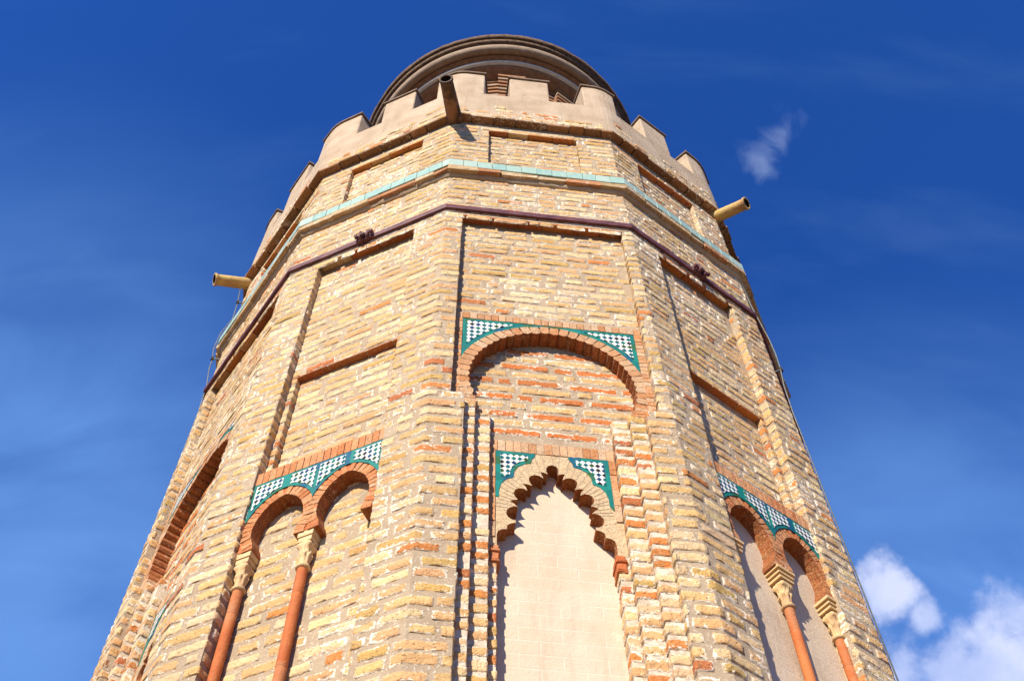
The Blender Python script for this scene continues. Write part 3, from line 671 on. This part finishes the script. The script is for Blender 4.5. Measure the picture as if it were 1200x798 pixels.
def column(k, uc, W):
    p = FP(k, uc, 0, .0275); cx, cy = p[0], p[1]; ang = atan2(FACE[k][2][1], FACE[k][2][0]); z_ = lambda z: z*S+ZG; r = .0106*S
    sh = MB(); prof = []
    zs = np.arange(-.5, 1.632, .03); 
    for z in zs: prof.append((r*random.uniform(.985, 1.01), z_(z)))
    prof.append((r, z_(1.634)))
    # drum joints
    jz = sorted([1.565+random.uniform(-.01, .01), 1.40+random.uniform(-.03, .03), 1.2, 1.0, .8, .5, .2])
    for j in jz: prof += [(r*1.0, z_(j-.0015)), (r*.93, z_(j)), (r*1.0, z_(j+.0015))]
    prof.sort(key=lambda q: q[1]); lathe(sh, cx, cy, prof, 'terracotta', 24)
    prof = [(r*1.5, z_(-.67)), (r*1.5, z_(-.6)), (r*1.2, z_(-.56)), (r*1.25, z_(-.52)), (r, z_(-.5))]
    lathe(sh, cx, cy, prof, 'capital', 24)
    so = sh.build('column', tower)
    cb = MB()
    # collar ring
    lathe(cb, cx, cy, [(r*.9, z_(1.628)), (r*1.28, z_(1.6295)), (r*1.42, z_(1.633)), (r*1.28, z_(1.637)), (r*1.0, z_(1.639))], 'capital', 24)
    # bell with two rows of leaves
    def fl(a, z):
        t = (z-z_(1.638))/(.062*S)
        lf = abs(math.sin(4*(a-ang)+ (pi/2 if t > .5 else 0)))
        cur = math.exp(-((t-.42)/.10)**2)*.26*lf + math.exp(-((t-.82)/.13)**2)*.40*abs(math.cos(2*(a-ang)+pi/2))**1.0
        return cur*1.25 - .16*(1-lf)*(t > .05) + random.uniform(-.015, .015)
    prof = [(r*(1.02+.42*max(0, t-.1)**1.3), z_(1.638+.062*t)) for t in np.linspace(0, 1, 22)]
    lathe(cb, cx, cy, prof, 'capital', 56, flutes=fl)
    # corner volutes
    for q in range(4):
        a = ang+pi/4+q*pi/2; vx, vy = cx+cos(a)*r*1.55, cy+sin(a)*r*1.55
        vv = MB(); 
        nn = 10; vs = []; fs = []
        for j in range(nn+1):
            th = j/nn*2*pi*1.0
            for i in range(8):
                ph = i/8*2*pi; R1, R2 = r*.26, r*.16
                lx = (R1+R2*cos(ph))*cos(th); lz = (R1+R2*cos(ph))*sin(th); ly = R2*sin(ph)
                vs.append((vx+cos(a)*lx-sin(a)*ly, vy+sin(a)*lx+cos(a)*ly, z_(1.687)+lz))
        fs = [(j*8+i, j*8+(i+1) % 8, (j+1)*8+(i+1) % 8, (j+1)*8+i) for j in range(nn) for i in range(8)]
        cb.add(vs, fs, 'capital', smooth=True)
    cb.build('capital', so)
    ib = MB()
    for (z0, z1, e) in ((1.699, 1.712, .0150), (1.7125, 1.729, .0175)) if k == -1 else ((1.699, 1.7055, .0195), (1.7055, 1.7105, .0165), (1.7105, 1.716, .0215), (1.716, 1.7215, .0185), (1.7215, 1.729, .0245)):
        vs = []
        for zz in (z0+.0003, z1-.0003):
            for (su, sd) in ((-1, -1), (1, -1), (1, 1), (-1, 1)): vs.append(FP(k, uc+su*e, zz, .0275+sd*e*.9))
        ib.add(vs, [(0, 3, 2, 1), (4, 5, 6, 7), (0, 1, 5, 4), (1, 2, 6, 5), (2, 3, 7, 6), (3, 0, 4, 7)], 'capital')
    ib.build('impost', so)
for k in range(-5, 7):
    if big(k): big_arch(k); small_arch(k)
    else: twin_arch(k)

# ------------------------------------------------------------------ rings: tile cornice, iron strap, brick cornice, parapet
def along_ring(off):
    P = ring_poly(off); P.append(P[0]); return P
def sweep(mb, prof, mat, step=.03, wob=0., zw=0., smooth=True):
    """prof: list of (offset, z) swept around the tower"""
    for i in range(-5, 7):
        k = i; W = FACE[k][3]
        n = max(2, int(W/step)) if step else 1
        if i == -5: first = None
    rings = []
    ts = []
    for k in range(-5, 7):
        n = max(1, int(FACE[k][3]/step)) if step else 1
        ts += [(k, j/n) for j in range(n)]
    polys = [ring_poly(o) for o, z in prof]
    vs = []
    for (k, t) in ts:
        i0 = k+5; i1 = (i0+1) % 12
        for q, (o, z) in enumerate(prof):
            p = polys[q][i0]*(1-t)+polys[q][i1]*t
            nx, ny = FACE[k][2][:2]; w_ = random.gauss(0, wob) if wob else 0
            vs.append(((p[0]+nx*w_)*S, (p[1]+ny*w_)*S, (z+(random.gauss(0, zw) if zw else 0))*S+ZG))
    m_ = len(prof); N_ = len(ts)
    fs = [(a*m_+q, ((a+1) % N_)*m_+q, ((a+1) % N_)*m_+(q+1) % m_, a*m_+(q+1) % m_) for a in range(N_) for q in range(m_)]
    mb.add(vs, fs, mat, smooth=smooth)
def ring_blocks(mb, off0, off1, z0, z1, mat, lmin, lmax, colf, gap=.0015, jit=.001, jo=.001):
    for k in range(-5, 7):
        W = FACE[k][3]; ext = off1*math.tan(pi/12); a, b = -ext, W+ext; u = a
        while u < b-.004:
            u1 = min(u+random.uniform(lmin, lmax), b)
            if b-u1 < lmin*.4: u1 = b
            jd = random.uniform(-jo, jo)
            box_uvd(mb, k, u+(gap if u > a else .0), u1-(gap if u1 < b else 0), z0, z1, -off1+jd, -off0, mat, colf(), .0012, jit); u = u1
tc_ = MB()
tanc = lambda: (lambda g: (.46*g, .31*g, .16*g, .5) if random.random() < .8 else (.42*g, .17*g, .07*g, .4))(random.uniform(.75, 1.1))
sweep(tc_, [(-.01, 3.246), (.006, 3.249), (.012, 3.258), (.014, 3.280), (-.01, 3.284)], 'tan_stone', .016, .0014, .0010)
ring_blocks(tc_, -.01, .0245, 3.262, 3.2872, 'fine_brick', .05, .13, tanc, .0009, .0030, .0030)
ring_blocks(tc_, -.01, .024, 3.336, 3.345, 'fine_brick', .05, .11, lambda: (.36, .22, .11, .3), .003, .001, .004)
tco = tc_.build('tile_cornice', tower)
tb_ = MB()
aq = lambda: random.choice([(.28, .41, .33, 1), (.31, .43, .34, 1), (.25, .39, .32, 1), (.35, .45, .36, 1)])
ring_blocks(tb_, 0, .0262, 3.288, 3.336, 'aqua', .042, .050, aq, .0004, .0003, .0006)
tb_.build('tile_band', tco)
ib = MB()
sweep(ib, [(.0015, 3.003), (.0105, 3.003), (.0115, 3.012), (.0115, 3.018), (.0105, 3.027), (.0015, 3.027)], 'iron', .06, .0003, .0004, False)
iro = ib.build('iron_strap', tower)
def clamp_at(k, u, sgn):
    cb = MB()
    def bx(u0, u1, z0, z1, d0, d1): box_uvd(cb, k, u0, u1, z0, z1, d0, d1, 'iron', (.1, .03, .03, 0), .0015, .0004)
    bx(u-.028, u+.028, 3.002, 3.029, -.016, 0)
    bx(u-.014, u-.007, 2.999, 3.036, -.030, -.004); bx(u+.008, u+.015, 2.999, 3.033, -.027, -.004)
    # bolt between the lugs
    P0 = np.array(FP(k, u-.028, 3.016, -.024)); P1 = np.array(FP(k, u+.030, 3.016, -.024)); t = (P1-P0); t /= np.linalg.norm(t); nn = FACE[k][2]; zz = np.array([0, 0, 1.])
    for a_, b_, rr in ((P0, P1, .0040*S), (P0, P0+t*.008*S, .0070*S), (P0+t*.022*S, P0+t*.030*S, .0075*S), (P1-t*.009*S, P1, .0070*S)):
        vs = []; 
        for P in (a_, b_):
            for i in range(8): q = 2*pi*i/8; vs.append(tuple(P+nn*rr*cos(q)+zz*rr*sin(q)))
        cb.add(vs, [(i, (i+1) % 8, 8+(i+1) % 8, 8+i) for i in range(8)] + [tuple(range(7, -1, -1)), tuple(range(8, 16))], 'iron')
    cb.build('strap_clamp', iro)
clamp_at(-1, .255, 1); clamp_at(1, .262, 1)
cb = MB()
dk = lambda: (lambda g: (.27*g, .12*g, .05*g, .4))(random.uniform(.5, 1.15))
ring_blocks(cb, -.01, .0285, 3.746, 3.757, 'fine_brick', .05, .12, dk, .0022, .0014, .0035)
cb.build('brick_cornice', tower)
pm = MB()
def ringwall(mb, off_o, off_i, z0, z1, mat, rounded=.035):
    A, B = ring_poly(off_o, rounded), ring_poly(off_i, rounded); n = len(A)
    vs = [(p[0]*S, p[1]*S, z*S+ZG) for z in (z0, z1) for p in A] + [(p[0]*S, p[1]*S, z*S+ZG) for z in (z0, z1) for p in B]
    fs = []
    for i in range(n):
        j = (i+1) % n
        fs += [(i, j, n+j, n+i), (2*n+j, 2*n+i, 3*n+i, 3*n+j), (n+i, n+j, 3*n+j, 3*n+i), (j, i, 2*n+i, 2*n+j)]
    mb.add(vs, fs, mat)
ringwall(pm, .0245, -.06, 3.757, 4.0, 'render')
for q in range(4):     # worn brick showing through the plaster above the cornice
    z = 3.775+q*.030
    for i in range(-5, 7):
        kp = wrap(i-1); off = .0245
        pts = [pl(kp, FACE[kp][3]*.5, -off), pl(kp, FACE[kp][3]-.028, -off), pl(i, .028, -off), pl(i, FACE[i][3]*.5, -off)]
        lay_run(pm, pts, z, -3 <= i <= 3, red=.16, pink=.4, proud=.0019, hh=.0095, fill=(.95, .8, .5, .2)[q], gap=(.012, .03))
pm.build('parapet', tower)
prf = MB(); prism(prf, -.05, 3.78, 3.83, 'terrace'); prf.build('roof', tower)
# merlons: one bent round every arris, one in the middle of every face
def merlon(plan_o, plan_i, z0, z1):
    mb = MB(); n = len(plan_o)
    def slab(mb, A, B, za, zb, mat, nseg=1):
        loop = list(A) + list(B)[::-1]; m_ = len(loop)
        vs = [(p[0]*S, p[1]*S, z*S+ZG) for z in (za, zb) for p in loop]
        mb.add(vs, [(i, (i+1) % m_, (i+1) % m_+m_, i+m_) for i in range(m_)], mat)
        o = len(mb.v)-2*m_
        for i in range(n-1):
            a, b, c, d = i, i+1, m_-2-i, m_-1-i
            mb.f += [(o+m_+a, o+m_+b, o+m_+c, o+m_+d), (o+d, o+c, o+b, o+a)]; mb.m += [mb.mi(mat)]*2; mb.sm += [False]*2
    slab(mb, plan_o, plan_i, z0, z1, 'render')
    o = mb.build('merlon', tower); bv = o.modifiers.new('worn_edges', 'BEVEL'); bv.width = .012; bv.segments = 2; bv.limit_method = 'ANGLE'
    cp = MB(); A = np.array(plan_o); B = np.array(plan_i); cen = (A.mean(0)+B.mean(0))/2
    ta = A[-1]-A[0]; ta /= np.hypot(*ta); na = np.array([ta[1], -ta[0]]); e = .006
    A2 = A + na*e; B2 = B - na*e; A2[0] -= ta*e; B2[0] -= ta*e; A2[-1] += ta*e; B2[-1] += ta*e
    slab(cp, A2, B2, z1+.0005, z1+.0115, 'coping'); cp.build('coping', o)
for k in range(-5, 7):
    W = FACE[k][3]; c = W/2; j = random.uniform(-.003, .003)
    oo, oi = -.0240, .055; c = {0: .262, -1: .281}.get(k, c); hm = {-1: .0655, 1: .064}.get(k, .0735)
    us = [c-hm+j, c+hm+j]
    merlon([pl(k, u, oo) for u in us], [pl(k, u, oi) for u in us], 3.998, 4.212+random.uniform(-.006, .006))
    kp = wrap(k-1); Wp = FACE[kp][3]
    out = [pl(kp, Wp-.074, oo), pl(kp, Wp-.034, oo)]; p1 = np.array(pl(kp, Wp-.034, oo)); p3 = np.array(pl(k, .034, oo))
    po_ = ring_poly(.0240)[k+5]
    for s in (.25, .5, .75): out.append(tuple((1-s)**2*p1+2*s*(1-s)*po_+s*s*p3))
    out += [tuple(p3), pl(k, {0: .097, 1: .048, -1: .11}.get(k, .085), oo)]
    inn = []
    for idx_, q in enumerate(out):
        v = np.array(q); r_ = np.hypot(*v); inn.append(tuple(v*(1-.0825/r_)))
    merlon(out, inn, 3.998, 4.212+random.uniform(-.006, .006))
# ceramic spouts at every second arris
for i in range(-4, 7, 2):
    a = corner_ang(i); sp = MB(); nseg = 14; n = 22
    r0, z0, r1, z1 = (.97, 3.757, 1.158, 3.706) if i == 0 else (.97, 3.748, 1.118, 3.692)
    er = np.array([cos(a), sin(a), 0]); ax = np.array([(r1-r0)*cos(a), (r1-r0)*sin(a), z1-z0]); ax /= np.linalg.norm(ax)
    b1 = np.array([-sin(a), cos(a), 0]); b2 = np.cross(ax, b1)
    rows = []
    for j in range(nseg+1):
        t = j/nseg; P = np.array([r0*cos(a), r0*sin(a), z0])*(1-t)+np.array([r1*cos(a), r1*sin(a), z1])*t
        rows.append((P, .0285-.0065*t - (.004*(1-t)+.001)*(i != 0) + .0004*math.sin(j*2.6)))
    rows.append((rows[-1][0]+ax*.001, .0245)); rows.append((rows[-1][0]+ax*.008, .0245)); rows.append((rows[-1][0]+ax*.0005, .0225))
    outer = len(rows)
    rows.append((rows[-1][0], .0175))
    P_in = rows[-1][0]-ax*.10; rows.append((P_in, .0165))
    vs = []; 
    for P, rr in rows:
        for q in range(n): th = 2*pi*q/n; vs.append(tuple((P+b1*rr*cos(th)+b2*rr*sin(th))*S+np.array([0, 0, ZG])))
    fs = [(j*n+q, j*n+(q+1) % n, (j+1)*n+(q+1) % n, (j+1)*n+q) for j in range(len(rows)-1) for q in range(n)]
    sp.add(vs, fs[:outer*n], 'dark_spout' if i == 0 else 'spout', smooth=True)
    o_ = len(sp.v)-len(vs); ff = [tuple(v+o_ for v in f) for f in fs[outer*n:]] + [tuple(o_+(len(rows)-1)*n+q for q in range(n))]
    sp.f += ff; sp.m += [sp.mi('black')]*len(ff); sp.sm += [False]*len(ff)
    so_ = sp.build('drain_spout', tower)
    if i == 0: so_['label'] = 'soot blackened ceramic spout jutting out above the nearest corner'

# ------------------------------------------------------------------ round turret
def gear(n, r, dr, steps=12):
    out = []
    for i in range(n):
        a = 2*pi*i/n + .1; da = 2*pi/n
        for (f, e) in ((-.5, 0), (-.22, 0), (-.22, 1), (.22, 1), (.22, 0)): out.append(((r+dr*e)*cos(a+da*f), (r+dr*e)*sin(a+da*f)))
    return out
def gprism(mb, plan, z0, z1, mat, scale0=1., scale1=1.):
    n = len(plan); vs = [(x*S*scale0, y*S*scale0, z0*S+ZG) for x, y in plan] + [(x*S*scale1, y*S*scale1, z1*S+ZG) for x, y in plan]
    mb.add(vs, [(i, (i+1) % n, (i+1) % n+n, i+n) for i in range(n)] + [tuple(range(n, 2*n)), tuple(range(n-1, -1, -1))], mat)
tr = MB()
lathe(tr, 0, 0, [(.50*S, 3.8*S+ZG), (.50*S, 5.53*S+ZG)], 'turret', 72, smooth=False)
gprism(tr, gear(12, .505, .035), 3.8, 4.615, 'turret')
for q in range(-12, 12):
    z_0 = 5.07+.038*q; rr_ = .505+.0042*max(q, 0)
    gprism(tr, gear(12, rr_+.012, .032), z_0, z_0+.020, 'turret_grey' if q % 3 == 1 else 'turret'); gprism(tr, gear(12, rr_, .032), z_0+.020, z_0+.038, 'turret')
tro = tr.build('turret', tower)
tcn = MB(); cz = lambda z: (z-.092)*S+ZG
lathe(tcn, 0, 0, [(.50*S, cz(5.612)), (.575*S, cz(5.614)), (.580*S, cz(5.624)), (.600*S, cz(5.627)), (.608*S, cz(5.64))], 'turret', 120)
lathe(tcn, 0, 0, [(.60*S, cz(5.640)), (.622*S, cz(5.642)), (.626*S, cz(5.652)), (.622*S, cz(5.662)), (.60*S, cz(5.664))], 'white_line', 120)
lathe(tcn, 0, 0, [(.60*S, cz(5.664)), (.640*S, cz(5.666)), (.648*S, cz(5.69)), (.60*S, cz(5.70))], 'turret', 120)
lathe(tcn, 0, 0, [(.60*S, cz(5.672))] + [((.662+.025*cos(t))*S, cz(5.706+.030*sin(t))) for t in np.linspace(-pi*.9, pi*.5, 14)] + [(.60*S, cz(5.74))], 'turret_grey', 120)
lathe(tcn, 0, 0, [(.60*S, cz(5.725)), (.697*S, cz(5.728)), (.703*S, cz(5.745)), (.60*S, cz(5.75))], 'turret_rim', 120)
lathe(tcn, 0, 0, [(.60*S, cz(5.750)), (.713*S, cz(5.752)), (.717*S, cz(5.782)), (.60*S, cz(5.80))], 'turret_rim', 140, wob=.004)
tcn.v = [(x*1.036, y*1.036, z) for x, y, z in tcn.v]
tcn.build('turret_cornice', tro)
dm = MB(); lathe(dm, 0, 0, [(.46*S*cos(t), cz(5.79+.42*sin(t))) for t in np.linspace(0, pi/2-.05, 14)], 'dome', 48); dm.build('dome', tro)

# ------------------------------------------------------------------ cables
def tube(mb, pts, r, mat, n=8):
    pts = [np.array(p) for p in pts]; vs = []
    for i, p in enumerate(pts):
        t = pts[min(i+1, len(pts)-1)]-pts[max(i-1, 0)]; t = t/np.linalg.norm(t); a = np.cross(t, [0.3, .9, .31]); a /= np.linalg.norm(a); b = np.cross(t, a)
        for q in range(n): th = 2*pi*q/n; vs.append(tuple(p+a*r*cos(th)+b*r*sin(th)))
    m_ = len(pts)
    mb.add(vs, [(j*n+q, j*n+(q+1) % n, (j+1)*n+(q+1) % n, (j+1)*n+q) for j in range(m_-1) for q in range(n)] + [tuple(range(n)), tuple((m_-1)*n+q for q in range(n))], mat, smooth=True)
def cable(k, path, brackets, label):
    mb = MB(); tube(mb, [FP(k, u, z, d) for u, z, d in path], .0042, 'wire')
    o = mb.build('lightning_cable', None); tag(o, label, 'cable')
    for (u, z, d) in brackets:
        bb = MB(); tube(bb, [FP(k, u, z, .01), FP(k, u, z, d-.004)], .007, 'wire'); tube(bb, [FP(k, u, z-.008, d), FP(k, u, z+.008, d)], .012, 'black', 10)
        bb.build('bracket', o)
    return o
cable(2, [(0, 3.22, -.004), (0, 3.08, -.006), (0, 2.98, -.012), (0, 2.87, -.019), (0, 2.78, -.021), (0, 2.70, -.018), (0, 2.62, -.010), (.01, 2.5, -.006), (.02, 1.2, -.006)], [(.003, 2.70, -.019)], 'thin dark cable running down the right hand edge of the tower under the strap')
cable(-3, [(.515, 3.72, -.030), (.515, 3.58, -.016), (.515, 3.46, -.010), (.515, 3.36, -.030), (.51, 3.26, -.034), (.51, 3.20, -.024), (.51, 3.14, -.022), (.51, 3.04, -.008), (.50, 2.9, -.004), (.48, 1.2, -.004)], [(.515, 3.58, -.016), (.51, 3.20, -.025)], 'thin dark cable held off the left hand edge of the tower below the spout')

# ------------------------------------------------------------------ terrace and ground
tm = MB(); P = [(9*cos(radians(30*i)), 9*sin(radians(30*i))) for i in range(12)]
tm.add([(x, y, 0) for x, y in P] + [(x, y, -25.2) for x, y in P], [tuple(range(12))] + [(i, i+12, (i+1) % 12+12, (i+1) % 12) for i in range(12)], 'terrace')
tag(tm.build('terrace'), kind='structure')
gm = MB(); g = 2500; gm.add([(-g, -g, -25), (g, -g, -25), (g, g, -25), (-g, g, -25)], [(0, 1, 2, 3)], 'ground'); tag(gm.build('ground'), kind='structure')
